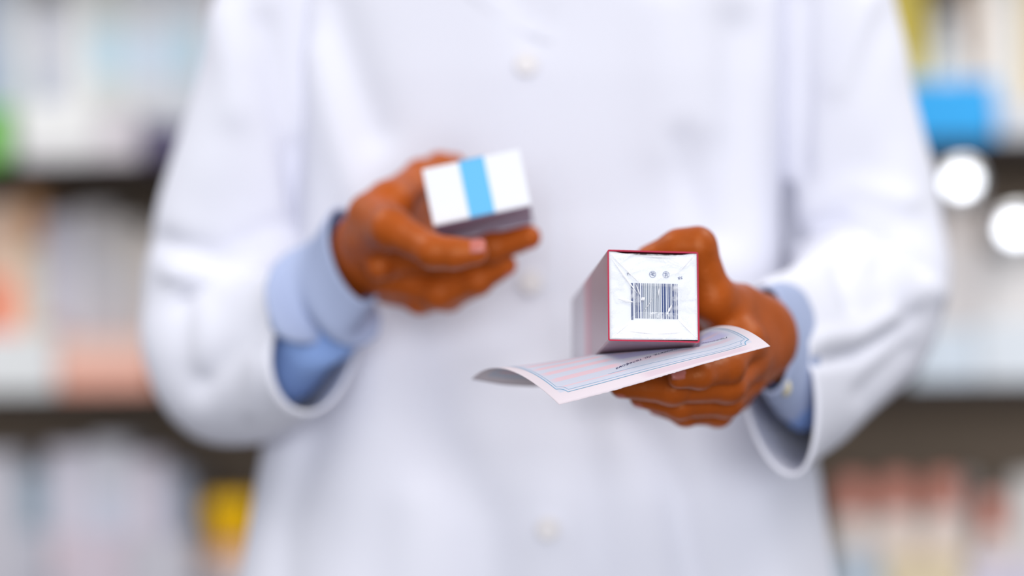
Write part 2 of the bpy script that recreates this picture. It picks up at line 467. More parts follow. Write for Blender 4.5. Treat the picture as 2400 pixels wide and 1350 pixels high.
def torso_mesh():
    rows = list(np.arange(-430, 2701, 22)); NU = 150
    vs = []; fs = []
    for ry in rows:
        l, r, df, db = interp(TORSO, ry)
        c = (l+r)/2; hw = (r-l)/2; n = 2.35
        for i in range(NU):
            a = 2*math.pi*i/NU
            ca, sa = math.cos(a), math.sin(a)
            x = math.copysign(abs(ca)**(2/n), ca); y = math.copysign(abs(sa)**(2/n), sa)
            px = c+hw*x
            p = P(px, ry, TCY)
            if y >= 0:    # front
                dd = folds(px, ry, TF)*min(1, y*2)
                ns = .004*noise.noise(Vector((px/170, ry/420, 3.1)))
                p = p+Vector((0, -(df*y+dd+ns), 0))
            else:
                p = p+Vector((0, -db*y, 0))
            # soft flare folds near the hem
            fl = max(0, (ry-1250)/1450)
            p += Vector((math.cos(a), -math.sin(a), 0))*(.012*fl*math.sin(9*a+.7))
            vs.append(p)
    for j in range(len(rows)-1):
        for i in range(NU):
            fs.append((j*NU+i, (j+1)*NU+i, (j+1)*NU+(i+1) % NU, j*NU+(i+1) % NU))
    return vs, fs
def catmull(P0, P1, P2, P3, t):
    return 0.5*((2*P1)+(-P0+P2)*t+(2*P0-5*P1+4*P2-P3)*t*t+(-P0+3*P1-3*P2+P3)*t**3)
def tube(st, NS=12, NU=96, L=(), nz=.003, seed=0, closed_in=True, tdir=None):
    """st: (px, py, d, half-height px, half-width px, roll deg) sections swept into a cloth tube"""
    A = [np.array(list(P(s[0], s[1], s[2]))+[s[3]/F*s[2], s[4]/F*s[2], s[5]]) for s in st]
    A = [2*A[0]-A[1]]+A+[2*A[-1]-A[-2]]
    secs = []
    for k in range(1, len(A)-2):
        for q in range(NS): secs.append(catmull(A[k-1], A[k], A[k+1], A[k+2], q/NS))
    secs.append(A[-2])
    vs = []; fs = []
    C = [Vector(s[:3]) for s in secs]
    for k, s in enumerate(secs):
        T = (C[min(k+1, len(C)-1)]-C[max(k-1, 0)]).normalized()
        if tdir is not None:
            f = max(0, min(1, (k-(len(secs)-2*NS))/(2*NS)))
            T = (T*(1-f)+tdir.normalized()*f).normalized()
        ro = math.radians(s[5])
        u = UP*math.cos(ro)+RIGHT*math.sin(ro)
        if abs(T.dot(u)) > .8: u = (FWD*-1)
        # stable frame: for vertical runs the "height" axis turns to the front
        w = max(0, min(1, (abs(T.dot(UP))-.45)/.4))
        ref = (u*(1-w)+(-FWD)*w)
        a = (ref-ref.dot(T)*T).normalized(); b = T.cross(a)
        for i in range(NU):
            an = 2*math.pi*i/NU
            dirv = a*(math.cos(an))*s[3]+b*(math.sin(an))*s[4]
            p = C[k]+dirv
            x, y = to_px(p)
            nrm = dirv.normalized()
            facing = max(0, -nrm.dot(FWD)+.35)
            d = folds(x, y, L)*min(1, facing*1.5) if L else 0
            d += nz*noise.noise(Vector((x/120+seed, y/150, p.y*9)))
            vs.append(p+nrm*d)
    n = len(secs)
    for j in range(n-1):
        for i in range(NU):
            fs.append((j*NU+i, j*NU+(i+1) % NU, (j+1)*NU+(i+1) % NU, (j+1)*NU+i))
    return vs, fs
# sleeve on the side of the front hand
RS = [(1790, -330, 1.95, 150, 120, 0), (1900, -180, 1.95, 160, 150, 0), (1945, 0, 1.94, 165, 150, 0), (1975, 260, 1.94, 170, 168, 0), (2008, 500, 1.95, 185, 188, 0),
      (2025, 690, 1.93, 205, 190, 0), (1965, 785, 1.86, 205, 150, 0), (1885, 850, 1.775, 222, 110, -4), (1820, 890, 1.70, 224, 88, -10)]
RF = [([(1915, 845), (2010, 830), (2110, 770)], 16, -.006), ([(1920, 800), (2010, 785), (2080, 740)], 20, .004),
      ([(1860, 560), (1960, 520), (2060, 560), (2150, 640)], 22, -.008), ([(1880, 600), (1980, 570), (2070, 600), (2130, 700)], 24, .008),
      ([(1960, 640), (1990, 720)], 16, -.004), ([(2100, 600), (2190, 690)], 18, .006), ([(2050, 640), (2130, 740)], 14, -.004),
      ([(1900, 480), (2000, 440), (2120, 470)], 30, .004), ([(1835, 460), (1832, 600)], 24, -.012),
      ([(2030, 0), (1960, 200)], 30, .005), ([(1890, 0), (1880, 400)], 26, -.005), ([(2120, 820), (2020, 930)], 26, -.004)]
LS = [(790, -330, 1.95, 150, 120, 0), (690, -180, 1.95, 150, 140, 0), (650, 0, 1.94, 150, 135, 0), (612, 250, 1.94, 160, 155, 0), (560, 500, 1.95, 180, 180, 0),
      (535, 700, 1.955, 190, 195, 0), (520, 830, 1.93, 195, 175, 0), (615, 835, 1.865, 198, 135, 12), (742, 778, 1.79, 204, 112, 22)]
LF = [([(390, 570), (500, 600), (600, 590)], 26, -.007), ([(420, 640), (520, 660), (640, 600), (740, 560)], 34, .007),
      ([(440, 700), (430, 860)], 26, -.002), ([(480, 720), (470, 860)], 26, .002), ([(620, 720), (560, 800), (470, 900)], 40, -.007),
      ([(560, 560), (660, 530), (740, 540)], 22, -.004), ([(530, 40), (560, 260)], 40, .004), ([(620, 60), (670, 330), (700, 480)], 30, -.006),
      ([(700, 350), (715, 520)], 24, -.005), ([(600, 850), (590, 960)], 20, .003)]
RF = [(p, w_, a*1.3) for p, w_, a in RF]; LF = [(p, w_, a*1.3) for p, w_, a in LF]
tv, tf = torso_mesh()
rv, rf = tube(RS, L=RF, seed=3, tdir=(P(1700, 880, 1.60)-P(1885, 850, 1.775)))
lv, lf = tube(LS, L=LF, seed=9, tdir=(P(900, 700, 1.70)-P(600, 840, 1.87)))
V = tv+rv+lv
Fc = tf+[tuple(i+len(tv) for i in f) for f in rf]+[tuple(i+len(tv)+len(rv) for i in f) for f in lf]
coat = wp('lab_coat', V, Fc, M['coat'])
coat['label'] = 'white knee-length cotton lab coat'
s = coat.modifiers.new('cloth', 'SOLIDIFY'); s.thickness = .0028; s.offset = 0

def strip(path, width_px, off, thick=.0022, name='placket', m=None, parent=None):
    """flat cloth strip laid along the coat front"""
    vs = []; fs = []; K = 7
    for (x, y) in path:
        for k in range(K):
            xx = x-width_px/2+width_px*k/(K-1)
            vs.append(torso_pt(xx, y, -.0022+(off+.0022)*k/(K-1)))
    n = len(path)
    for j in range(n-1):
        for k in range(K-1):
            a = j*K+k; fs.append((a, a+1, a+K+1, a+K))
    o = wp(name, vs, fs, m or M['coat'], parent or coat)
    s = o.modifiers.new('s', 'SOLIDIFY'); s.thickness = thick; s.offset = 0
    return o
strip([(1246+(y/100.0)*0.8, y) for y in range(-60, 2690, 25)], 92, .0012, thick=.0012, name='placket')
# lapels
def patch(poly, off, name):
    """poly: left/right px limits per row"""
    vs = []; fs = []; K = 12
    for (y, a, b) in poly:
        for k in range(K):
            x = a+(b-a)*k/(K-1)
            vs.append(torso_pt(x, y, off))
    for j in range(len(poly)-1):
        for k in range(K-1):
            q = j*K+k; fs.append((q, q+1, q+K+1, q+K))
    o = wp(name, vs, fs, M['coat'], coat)
    s = o.modifiers.new('s', 'SOLIDIFY'); s.thickness = .0018; s.offset = 0
    return o
def rows(t, n=16):
    ys = np.linspace(t[0][0], t[-1][0], n)
    return [(y, *interp(t, y)) for y in ys]
patch(rows([(-330, 900, 960), (-200, 950, 1040), (-60, 1020, 1125), (0, 1060, 1168), (60, 1130, 1225), (140, 1262, 1290)]), .0016, 'lapel')
patch(rows([(-330, 1350, 1580), (-200, 1325, 1545), (-60, 1300, 1380), (-20, 1285, 1300)]), .0014, 'lapel')
def button(px, py):
    c = torso_pt(px, py, .0055); bm = bmesh.new()
    bm_lathe(bm, [(.004, -.001), (.0082, -.0005), (.009, .0006), (.0084, .0014), (.0065, .001), (.002, .0012)], n=24)
    o = from_bm('button', bm, M['button'], coat, True)
    o.matrix_local = Matrix.Translation(c-PINV) @ Matrix.Rotation(math.radians(90), 4, 'X')
    for dx in (-.0025, .0025):
        pass
    return o
for bx, by in ((1232, 184), (1242, 662), (1278, 1197), (1262, 1740)): button(bx, by)

# ------------------------------------------------------------------ shirt sleeves inside the coat sleeves
def cloth_part(name, vf, m, th, parent=None, off=0):
    o = wp(name, vf[0], vf[1], m, parent); q = o.modifiers.new('s', 'SOLIDIFY'); q.thickness = th; q.offset = off
    return o
for st, cu, td, b in (
        ([(1960, 800, 1.87, 100, 60, 0), (1912, 845, 1.80, 135, 60, 0), (1868, 846, 1.74, 160, 66, -4), (1838, 824, 1.70, 126, 50, -6), (1818, 808, 1.682, 100, 38, -6)],
         [(1852, 826, 1.722, 158, 64, -4), (1834, 814, 1.702, 148, 62, -5), (1801, 796, 1.668, 122, 52, -6)],
         P(1690, 790, 1.60)-P(1850, 810, 1.70), (1842, 908, 1.665)),
        ([(600, 850, 1.90, 110, 80, 20), (675, 825, 1.84, 145, 82, 24), (738, 756, 1.795, 138, 70, 22), (786, 674, 1.77, 112, 52, 14), (818, 612, 1.755, 100, 44, -10)],
         [(745, 735, 1.79, 146, 78, 22), (784, 665, 1.77, 134, 68, 8), (828, 598, 1.745, 116, 54, -14)],
         P(920, 560, 1.70)-P(800, 640, 1.77), None)):
    sl = cloth_part('shirt_sleeve', tube(st, nz=.005, seed=5, NU=72, tdir=td), M['shirt'], .0015)
    sl['label'] = 'light blue shirt sleeve'
    cloth_part('shirt_cuff', tube(cu, nz=.0015, seed=2, NU=72, tdir=td), M['cuff'], .0025, sl, .6)
    if b:
        bm = bmesh.new(); bm_lathe(bm, [(.003, -.001), (.006, 0), (.006, .0015), (.001, .0015)], n=20)
        o = from_bm('cuff_button', bm, M['cuffbutton'], sl, True)
        o.matrix_local = Matrix.Translation(P(*b)-PINV) @ Matrix.Rotation(math.radians(-60), 4, 'Z') @ Matrix.Rotation(math.radians(90), 4, 'X')

# ------------------------------------------------------------------ the long carton in the front hand
def frame_from(o, right, back):
    y = back.normalized(); x = (right-right.dot(y)*y).normalized(); z = x.cross(y)
    return Matrix((x, y, z)).transposed()
fc = P(1531.5, 694, 1.51); bc = P(1438, 800, 1.66)
Lc = (bc-fc).length; Wc = 217/F*1.51; Hc = 218/F*1.51
Rm = frame_from(fc, RIGHT, bc-fc)
box = empty('medicine_carton', fc, Rm)
tag(box, 'long square-ended medicine carton in clear film with a barcode on its white end', 'box')
hw, hh = Wc/2, Hc/2
bm = bmesh.new()
# open card tube: outer walls, red cut edges, inner walls
def ring(w, h, y, r=.0012, n=4):
    out = []
    for sx, sz, a0 in ((1, 1, 0), (-1, 1, 90), (-1, -1, 180), (1, -1, 270)):
        for k in range(n+1):
            a = math.radians(a0+90*k/n)
            out.append(bm.verts.new((sx*(w-r)+r*math.cos(a), y, sz*(h-r)+r*math.sin(a))))
    return out
R0 = ring(hw, hh, 0); R1 = ring(hw, hh, Lc); R2 = ring(hw-.0010, hh-.0010, 0.0, .0006); R3 = ring(hw-.0010, hh-.0010, Lc-.001, .0006)
N = len(R0)
for i in range(N):
    j = (i+1) % N
    bm.faces.new((R0[i], R1[i], R1[j], R0[j])).material_index = 0
    bm.faces.new((R0[j], R2[j], R2[i], R0[i])).material_index = 1
    bm.faces.new((R2[i], R2[j], R3[j], R3[i])).material_index = 2
bm.faces.new(R1).material_index = 0
bmesh.ops.recalc_face_normals(bm, faces=bm.faces[:])
carton = from_bm('carton', bm, [M['side'], M['crimson'], M['darkred']], box)
carton['label'] = 'silvery pink card sleeve with crimson edges'
# white end flap, slightly bowed, leaving a slit under the top wall
def flapz(x, z):
    t = x/(hw)
    return z
NX, NZ = 28, 28
vs = []; fs = []
for j in range(NZ+1):
    for i in range(NX+1):
        u = -1+2*i/NX; v = -1+2*j/NZ
        x = u*(hw-.00105)
        top = hh-.0012-.0014*max(0, 1-abs(u*1.15)**3.2)
        bot = -hh+.0013+.0004*u
        z = bot+(top-bot)*(v+1)/2
        y = .0004+.0012*max(0, v)**3*(1-u*u)-.0003*(1-u*u)*(1-v*v)
        vs.append((x, y, z))
for j in range(NZ):
    for i in range(NX):
        a = j*(NX+1)+i; fs.append((a, a+1, a+NX+2, a+NX+1))
flap = link_mesh('end_flap', vs, fs, M['white_card'], box)
s = flap.modifiers.new('s', 'SOLIDIFY'); s.thickness = .0004; s.offset = 0
flap['label'] = 'white tuck flap closing the carton end'
# pixel on the end -> local x,z
kx = 2*hw/217
def loc(px, py): return (px-1531.5)*kx, -(py-694)*kx
# barcode
bm = bmesh.new()
rnd = random.Random(5); x = 1478
widths = [(1478,5),(1487,2),(1490,4),(1496,3.4),(1503,2),(1507,3),(1512,1.6),(1516,3),(1521,1.6),(1525,1.6),(1529,3),(1534,1.6),(1538,3),(1543,2),(1547,1.5),(1551,3.2),(1556,4.6),(1563,2),(1567,3.4),(1572,1.5),(1576,5),(1583,1.6),(1587,1.8)]
for px, w in widths:
    x0, z0 = loc(px, 748 if px > 1480 else 752); x1, z1 = loc(px+w, 664)
    bm_box(bm, x0, x1, -.00042, -.0003, z0, z1)
barc = from_bm('barcode', bm, [mat('barcode_ink_dark', (66, 82, 128), .6, .2), mat('barcode_ink_hazy', (132, 142, 158), .6, .2)], flap)  # middle bars paler; the hazy look is put into the ink
for p_ in barc.data.polygons:
    p_.material_index = 1 if loc(1504, 0)[0] < p_.center.x < loc(1549, 0)[0] else 0
def flat_ring(bm, cx, cz, r0, r1, y, n=28):
    a = [bm.verts.new((cx+r0*math.cos(2*math.pi*i/n), y, cz+r0*math.sin(2*math.pi*i/n))) for i in range(n)]
    b = [bm.verts.new((cx+r1*math.cos(2*math.pi*i/n), y, cz+r1*math.sin(2*math.pi*i/n))) for i in range(n)]
    for i in range(n): bm.faces.new((a[i], a[(i+1) % n], b[(i+1) % n], b[i]))
def line(bm, p, q, w, y):
    (x0, z0), (x1, z1) = loc(*p), loc(*q)
    d = Vector((x1-x0, z1-z0)); nrm = Vector((-d.y, d.x)).normalized()*w*kx/2
    bm.faces.new([bm.verts.new(c) for c in ((x0+nrm.x, y, z0+nrm.y), (x1+nrm.x, y, z1+nrm.y), (x1-nrm.x, y, z1-nrm.y), (x0-nrm.x, y, z0-nrm.y))])
for c, segs in (((1530, 642), [((1526, 638), (1534, 641)), ((1525, 642), (1535, 645)), ((1528, 636), (1531, 646)), ((1531, 637), (1535, 641))]),
                ((1562, 642), [((1557, 639), (1566, 640)), ((1562, 636), (1560, 648)), ((1558, 645), (1566, 644)), ((1564, 640), (1566, 648))])):
    bm = bmesh.new(); cx, cz = loc(*c)
    flat_ring(bm, cx, cz, 6.9*kx, 8.0*kx, -.0004)
    for p, q in segs: line(bm, p, q, 1.5, -.0004)
    from_bm('printed_symbol', bm, M['barcode'], flap)
for segs in ([((1469, 642), (1475, 639)), ((1472, 640), (1470, 646)), ((1474, 641), (1477, 645))], [((1590, 648), (1595, 652)), ((1594, 646), (1592, 653)), ((1596, 648), (1600, 646)), ((1597, 651), (1601, 650))]):
    bm = bmesh.new()
    for p, q in segs: line(bm, p, q, 1.7, -.0004)
    from_bm('printed_symbol', bm, M['barcode'], flap)
# clear film folded like an envelope over the end
def fold_panel(bm, pts, y):
    q = [bm.verts.new((loc(a, b)[0], y+dy, loc(a, b)[1])) for a, b, dy in pts]
    bm.faces.new(q)
bm = bmesh.new()
C0 = (1533, 700)
fold_panel(bm, [(1429, 594, 0), (1429, 797, 0), (1500, 728, -.0016), (1500, 672, -.0016)], -.0009)
fold_panel(bm, [(1634, 797, 0), (1634, 594, 0), (1575, 672, -.0016), (1575, 728, -.0016)], -.0009)
fold_panel(bm, [(1429, 594, 0), (1500, 672, -.0013), (1575, 672, -.0013), (1634, 594, 0)], -.0009)
fold_panel(bm, [(1429, 797, 0), (1634, 797, 0), (1585, 735, -.002), (1490, 735, -.002)], -.0013)
bmesh.ops.recalc_face_normals(bm, faces=bm.faces[:])
bmesh.ops.subdivide_edges(bm, edges=bm.edges[:], cuts=5, use_grid_fill=True)
film = from_bm('film_wrap', bm, M['film'], box)
film['label'] = 'clear crinkled plastic film folded over the end'
bm = bmesh.new()
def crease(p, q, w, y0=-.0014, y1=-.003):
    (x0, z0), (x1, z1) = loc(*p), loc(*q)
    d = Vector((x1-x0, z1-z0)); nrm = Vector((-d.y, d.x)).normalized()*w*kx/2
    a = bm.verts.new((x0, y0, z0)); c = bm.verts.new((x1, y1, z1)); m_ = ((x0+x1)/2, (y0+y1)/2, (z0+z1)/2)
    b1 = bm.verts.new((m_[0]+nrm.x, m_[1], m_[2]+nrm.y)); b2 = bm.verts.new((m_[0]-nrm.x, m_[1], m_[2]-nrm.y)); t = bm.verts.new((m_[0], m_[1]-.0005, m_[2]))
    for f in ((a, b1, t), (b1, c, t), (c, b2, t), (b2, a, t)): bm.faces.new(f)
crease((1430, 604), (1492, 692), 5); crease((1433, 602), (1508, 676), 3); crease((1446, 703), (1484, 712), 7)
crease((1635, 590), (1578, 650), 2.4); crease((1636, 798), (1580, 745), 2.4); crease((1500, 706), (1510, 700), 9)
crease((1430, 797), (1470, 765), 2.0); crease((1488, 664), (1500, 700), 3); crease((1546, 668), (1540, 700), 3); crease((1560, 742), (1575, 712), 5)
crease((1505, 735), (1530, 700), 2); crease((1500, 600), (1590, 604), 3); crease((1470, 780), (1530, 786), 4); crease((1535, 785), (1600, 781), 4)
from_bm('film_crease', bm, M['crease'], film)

# ------------------------------------------------------------------ the white carton in the other hand
fc2 = P(1116.5, 439, 1.67); bc2 = P(1128, 484, 1.745)
L2 = (bc2-fc2).length
rr = RIGHT*228+UP*48
Rm2 = frame_from(fc2, rr, bc2-fc2)
box2 = empty('medicine_carton', fc2, Rm2)
tag(box2, 'small white medicine carton with a sky blue stripe around its end', 'box')
w2 = 233/F*1.67/2; h2 = 137/F*1.67/2
bm = bmesh.new(); bm_box(bm, -w2, w2, 0, L2, -h2, h2, .0009)
carton2 = from_bm('carton', bm, M['white_card'], box2)
bm = bmesh.new()
bm_box(bm, -w2+.0004, w2-.0004, -.0005, .0004, -h2+.0012, h2-.0004, .0003)
from_bm('end_flap', bm, M['white_card'], box2)
bm = bmesh.new()
sx0, sx1 = (1078-1107)/F*1.67, (1138-1107)/F*1.67
bm_box(bm, sx0, sx1, -.0009, L2, h2-.0002, h2+.0003); bm_box(bm, sx0, sx1, -.0009, -.0004, -h2, h2+.0003); bm_box(bm, sx0, sx1, -.0009, -.0004, -h2, -h2+.0005)
bm2 = bmesh.new(); bm_box(bm2, -w2+.0006, w2-.0006, .0012, L2-.001, -h2-.0003, -h2+.0003); bp_ = from_bm('base_panel', bm2, mat('mauve_carton_base', (158, 134, 160), .5, .3), box2); bp_['label'] = 'mauve printed underside'
st = from_bm('blue_stripe', bm, M['sky_blue'], box2); st['label'] = 'sky blue printed stripe'

# ------------------------------------------------------------------ the prescription sheet
YM = [(0, 867), (.27, 843), (.41, 829), (.60, 817), (.78, 807), (.86, 795), (.93, 772), (1, 762)]
YF = [(0, 888), (.15, 902), (.3, 906), (.46, 896), (.7, 884), (.82, 872), (.92, 838), (1, 800)]
def smooth_tab(tab, u):
    s = 0; W = 0
    for k in range(-4, 5):
        w = math.exp(-(k/2.2)**2); uu = max(0, min(1, u+k*.014))
        s += w*interp(tab, uu)[0]; W += w
    return s/W
_c = {}
BMAT = Matrix.Translation(fc) @ Rm.to_4x4(); BINV = BMAT.inverted()
def paper_pt(u, v, off=0.0):
    key = round(u, 4)
    if key not in _c: _c[key] = (smooth_tab(YM, u), smooth_tab(YF, u))
    ym, yf = _c[key]
    y0 = 948-137*u-4*math.sin(math.pi*u)*(1-u)*.0+3*math.sin(2*math.pi*u)*.6
    x0, xm, xf = 1310+495*u, 1190+515*u, 1105+505*u
    a, b, c = (1-v)*(1-2*v), 4*v*(1-v), v*(2*v-1)
    x = a*x0+b*xm+c*xf; y = a*y0+b*ym+c*yf
    p = P(x, y, 1.487+.112*v)
    q = BINV @ p
    if -.010 < q.y < Lc+.02:      # the sheet yields under the carton that rests on it
        lim = -hh-.0009+2.0*max(0, abs(q.x)-hw-.0015)
        k = .0012
        d = q.z-lim
        z = q.z if d < -k else (lim-k*0 if d > k else q.z-(d+k)**2/(4*k))
        if d > k: z = lim
        q.z = q.z+(z-q.z)*min(1, (q.y+.010)/.007)
        p = BMAT @ q
    return p+UP*off
def paper_n(u, v):
    e = .01
    du = paper_pt(min(1, u+e), v)-paper_pt(max(0, u-e), v); dv = paper_pt(u, min(1, v+e))-paper_pt(u, max(0, v-e))
    return du.cross(dv).normalized()
NU_, NV_ = 110, 44
vs = []; fs = []; uvs = []
for j in range(NV_+1):
    for i in range(NU_+1):
        u, v = i/NU_, j/NV_
        jit = (.006*abs(noise.noise(Vector((u*60, 1.7, 0)))) if j == 0 else 0)
        vs.append(paper_pt(u, v-jit) if j == 0 else paper_pt(u, v)); uvs.append((u, v))
for j in range(NV_):
    for i in range(NU_):
        a = j*(NU_+1)+i; fs.append((a, a+1, a+NU_+2, a+NU_+1))
p0 = paper_pt(.5, .5)
sheet = link_mesh('prescription_sheet', [v-p0 for v in vs], fs, M['paper'])
sheet.location = p0
ul = sheet.data.uv_layers.new(name='UVMap')
for lp in sheet.data.loops: ul.data[lp.index].uv = uvs[lp.vertex_index]
tag(sheet, 'curled pale pink paper prescription form gripped under the long barcoded carton', 'paper')
s = sheet.modifiers.new('s', 'SOLIDIFY'); s.thickness = .00016; s.offset = -1
def on_paper(name, pts2, faces, m, off=.00018):
    vv = []
    for (u, v) in pts2:
        vv.append(paper_pt(u, v)+paper_n(u, v)*off-p0)
    return link_mesh(name, vv, faces, m, sheet, False)
# blue frame line with notched corners
def frame_path(iu, iv, nu, nv):
    pts = []
    cs = [(iu, iv, 0), (1-iu, iv, 1), (1-iu, 1-iv, 2), (iu, 1-iv, 3)]
    for cx, cy, q in cs:
        arc = []
        sgx = 1 if cx < .5 else -1; sgy = 1 if cy < .5 else -1
        for k in range(9):
            a = math.pi/2*k/8
            arc.append((cx+sgx*nu*math.cos(a), cy+sgy*nv*math.sin(a)))
        # order so the walk goes round anticlockwise
        if q in (0, 2): arc = arc[::-1]
        pts += arc
    pts.append(pts[0])
    out = []
    for a, b in zip(pts, pts[1:]):
        n = max(1, int(math.hypot(a[0]-b[0], a[1]-b[1])/.012))
        for k in range(n): out.append((a[0]+(b[0]-a[0])*k/n, a[1]+(b[1]-a[1])*k/n))
    out.append(pts[0])
    return out
def ribbon(path, w):
    pts = []; fs = []
    PW, PH = .137, .115
    for k, (u, v) in enumerate(path):
        a = path[max(0, k-1)]; b = path[min(len(path)-1, k+1)]
        dx, dy = (b[0]-a[0])*PW, (b[1]-a[1])*PH
        l = math.hypot(dx, dy) or 1
        nx, ny = -dy/l*w/2/PW, dx/l*w/2/PH
        pts += [(u+nx, v+ny), (u-nx, v-ny)]
    for k in range(len(path)-1): fs.append((2*k+1, 2*k+3, 2*k+2, 2*k))
    return pts, fs
for ins, w in ((.05, .00045), (.062, .00022)):
    pts, f_ = ribbon(frame_path(ins, ins*1.5, .032, .045), w)
    on_paper('printed_border', pts, f_, M['teal_ink'])
for vv_ in (.135, .47, .60, .73):
    pts, f_ = ribbon([(.30+.62*k/30, vv_) for k in range(31)], .0002)
    on_paper('printed_rule', pts, f_, M['teal_ink'])
def text_on(body, start, end, height):
    """start / end: (u, v) of the baseline's two ends on the sheet; letters stand towards the viewer"""
    cu = bpy.data.curves.new('t', 'FONT'); cu.body = body; cu.size = 1; cu.shear = .35; cu.resolution_u = 3
    o = bpy.data.objects.new('t', cu); COL.objects.link(o)
    dg = bpy.context.evaluated_depsgraph_get(); dg.update()
    me = bpy.data.meshes.new_from_object(o.evaluated_get(dg))
    bpy.data.objects.remove(o)
    xs = [v.co.x for v in me.vertices]; x0, x1 = min(xs), max(xs)
    (u0, v0), (u1, v1) = start, end
    pts = []
    for v in me.vertices:
        t = (v.co.x-x0)/(x1-x0)
        pts.append((max(0, min(1, u0+(u1-u0)*t)), max(0, min(1, v0+(v1-v0)*t-v.co.y*height/.115))))
    f_ = [tuple(p.vertices) for p in me.polygons]
    on_paper('printed_text', pts, f_, M['ink'], .0002)
    bpy.data.meshes.remove(me)
text_on('пацијента, бр. телефона', (.70, .275), (.35, .172), .0030)
text_on('Презиме и име', (.90, .25), (.73, .33), .0030)

# ------------------------------------------------------------------ shelving behind
AL = math.radians(7.6)
SO = P(1200, 675, 3.03); EX = Vector((math.cos(AL), -math.sin(AL), 0)); EY = Vector((math.sin(AL), math.cos(AL), 0))
def shelf_hit(px, py, t=0.0):
    """shelf-plane coordinates (s along, z up) under an image point, t metres behind the front edge"""
    o = SO+EY*t
    d = P(px, py, 1.0)-CAM
    k = (o-CAM).dot(EY)/d.dot(EY)
    p = CAM+d*k
    return (p-SO).dot(EX), p.z
ZB = [1.622, 1.3225, 1.0255, .7285, .43]
rotS = Matrix((EX, EY, Vector((0, 0, 1)))).transposed()
unit = empty('shelving_unit', Vector((SO.x, SO.y, 0)), rotS)
tag(unit, 'tall dark brown open shelving stocked with blurred medicine packs behind the person', 'shelves')
for z in ZB+[.13, 1.92]:
    bm = bmesh.new(); bm_box(bm, -1.15, 1.15, 0, .38, z-.017, z, .002); from_bm('shelf_board', bm, M['board'], unit)
bm = bmesh.new(); bm_box(bm, -1.17, 1.17, .381, .395, 0, 1.95); from_bm('back_panel', bm, M['back'], unit)
for sx in (-1, 1):
    bm = bmesh.new(); bm_box(bm, sx*1.165-.014, sx*1.165+.014, 0, .38, 0, 1.95, .002); from_bm('side_panel', bm, M['board'], unit)

def product(kind, x0, x1, ytop, row, rgb, label, name, cat, t=.02, dep=.09, band=None, cap=None, zbase=None, group=None, prof=None):
    zb = ZB[row]+.0004 if zbase is None else zbase
    s0, _ = shelf_hit(x0, ytop, t); s1, zt = shelf_hit(x1, ytop, t); _, zt = shelf_hit((x0+x1)/2, ytop, t)
    h = zt-zb; w = s1-s0; c = (s0+s1)/2
    if kind == 'bottle': dep = w
    o = empty(name, SO+EX*c+EY*(t+dep/2)+Vector((0, 0, zb-SO.z)), rotS)
    tag(o, label, cat, group)
    if kind == 'box':
        bm = bmesh.new(); bm_box(bm, -w/2+.0006, w/2-.0006, -dep/2, dep/2, 0, h, .0012); from_bm('carton', bm, carton_mat(rgb), o)
        if band:
            z0, z1, c2 = band
            bm = bmesh.new(); bm_box(bm, -w/2+.001, w/2-.001, -dep/2-.0005, -dep/2+.002, z0*h, z1*h); from_bm('printed_band', bm, carton_mat(c2), o)
        bm = bmesh.new(); bm_box(bm, -w/2+.002, w/2-.002, -dep/2+.001, -dep/2+.0025, h-.0002, h+.0004); from_bm('lid_flap', bm, carton_mat(tuple(int(x*.93) for x in rgb)), o)
    elif kind == 'bottle':
        r = w/2; cap_h = min(.045, h*.3) if prof is None or len(prof) < 6 else .062
        bm = bmesh.new(); bm_lathe(bm, [(r*.9, 0), (r, .004), (r, (h-cap_h)*.86), (r*.86, (h-cap_h)*.95), (r*.55, h-cap_h), (r*.5, h-cap_h+.002)]); from_bm('bottle_body', bm, carton_mat(rgb), o, True)
        bm = bmesh.new(); bm_lathe(bm, [(r*.66, h-cap_h+.001), (r*.70, h-cap_h+.003), (r*.68, h-.003), (r*.60, h)] if prof is None else [(r*a, h-cap_h+b*cap_h) for a, b in prof]); from_bm('cap', bm, carton_mat(cap or rgb), o, True)
        if band:
            z0, z1, c2 = band
            bm = bmesh.new(); bm_lathe(bm, [(r+.0004, z0*h), (r+.0006, z0*h+.001), (r+.0006, z1*h), (r+.0004, z1*h+.0005)]); from_bm('bottle_label', bm, carton_mat(c2), o, True)
    return o, zb+h
B = 'box'
# upper shelf, picture left
product(B, -100, 14, 250, 1, (120, 190, 92), 'short green carton at the far left end of the upper shelf', 'medicine_box', B, t=.02, dep=.07)
product(B, -70, 34, -64, 1, (176, 184, 196), 'tall blue-grey carton standing behind the green one on the upper shelf', 'medicine_box', B, t=.10, band=(.2, .6, (160, 172, 190)))
product(B, 36, 74, -64, 1, (226, 224, 222), 'slim off-white carton beside the tall blue-grey one, upper shelf', 'medicine_box', B, t=.10)
product(B, 76, 140, 14, 1, (186, 188, 200), 'lilac-grey carton with bluish print, lower than its upper shelf neighbours', 'medicine_box', B, t=.10, band=(.35, .6, (164, 170, 188)))
product(B, 142, 196, -60, 1, (222, 221, 220), 'bright off-white carton right of the lilac-grey one, upper shelf', 'medicine_box', B, t=.10)
product(B, 198, 300, -64, 1, (196, 199, 196), 'wide grey-green carton with a pale blue patch, upper shelf', 'medicine_box', B, t=.10, band=(.45, .72, (184, 204, 214)))
product(B, 302, 388, -64, 1, (200, 202, 206), 'grey carton right of the wide grey-green one, upper shelf', 'medicine_box', B, t=.10, band=(.45, .68, (196, 208, 222)))
product(B, 390, 470, -64, 1, (198, 202, 208), 'grey carton with bluish stripe next to the sleeve, upper shelf', 'medicine_box', B, t=.10, band=(.45, .72, (182, 204, 216)))
product(B, 472, 560, -64, 1, (206, 204, 206), 'grey carton half hidden behind the shoulder, upper shelf', 'medicine_box', B, t=.10)
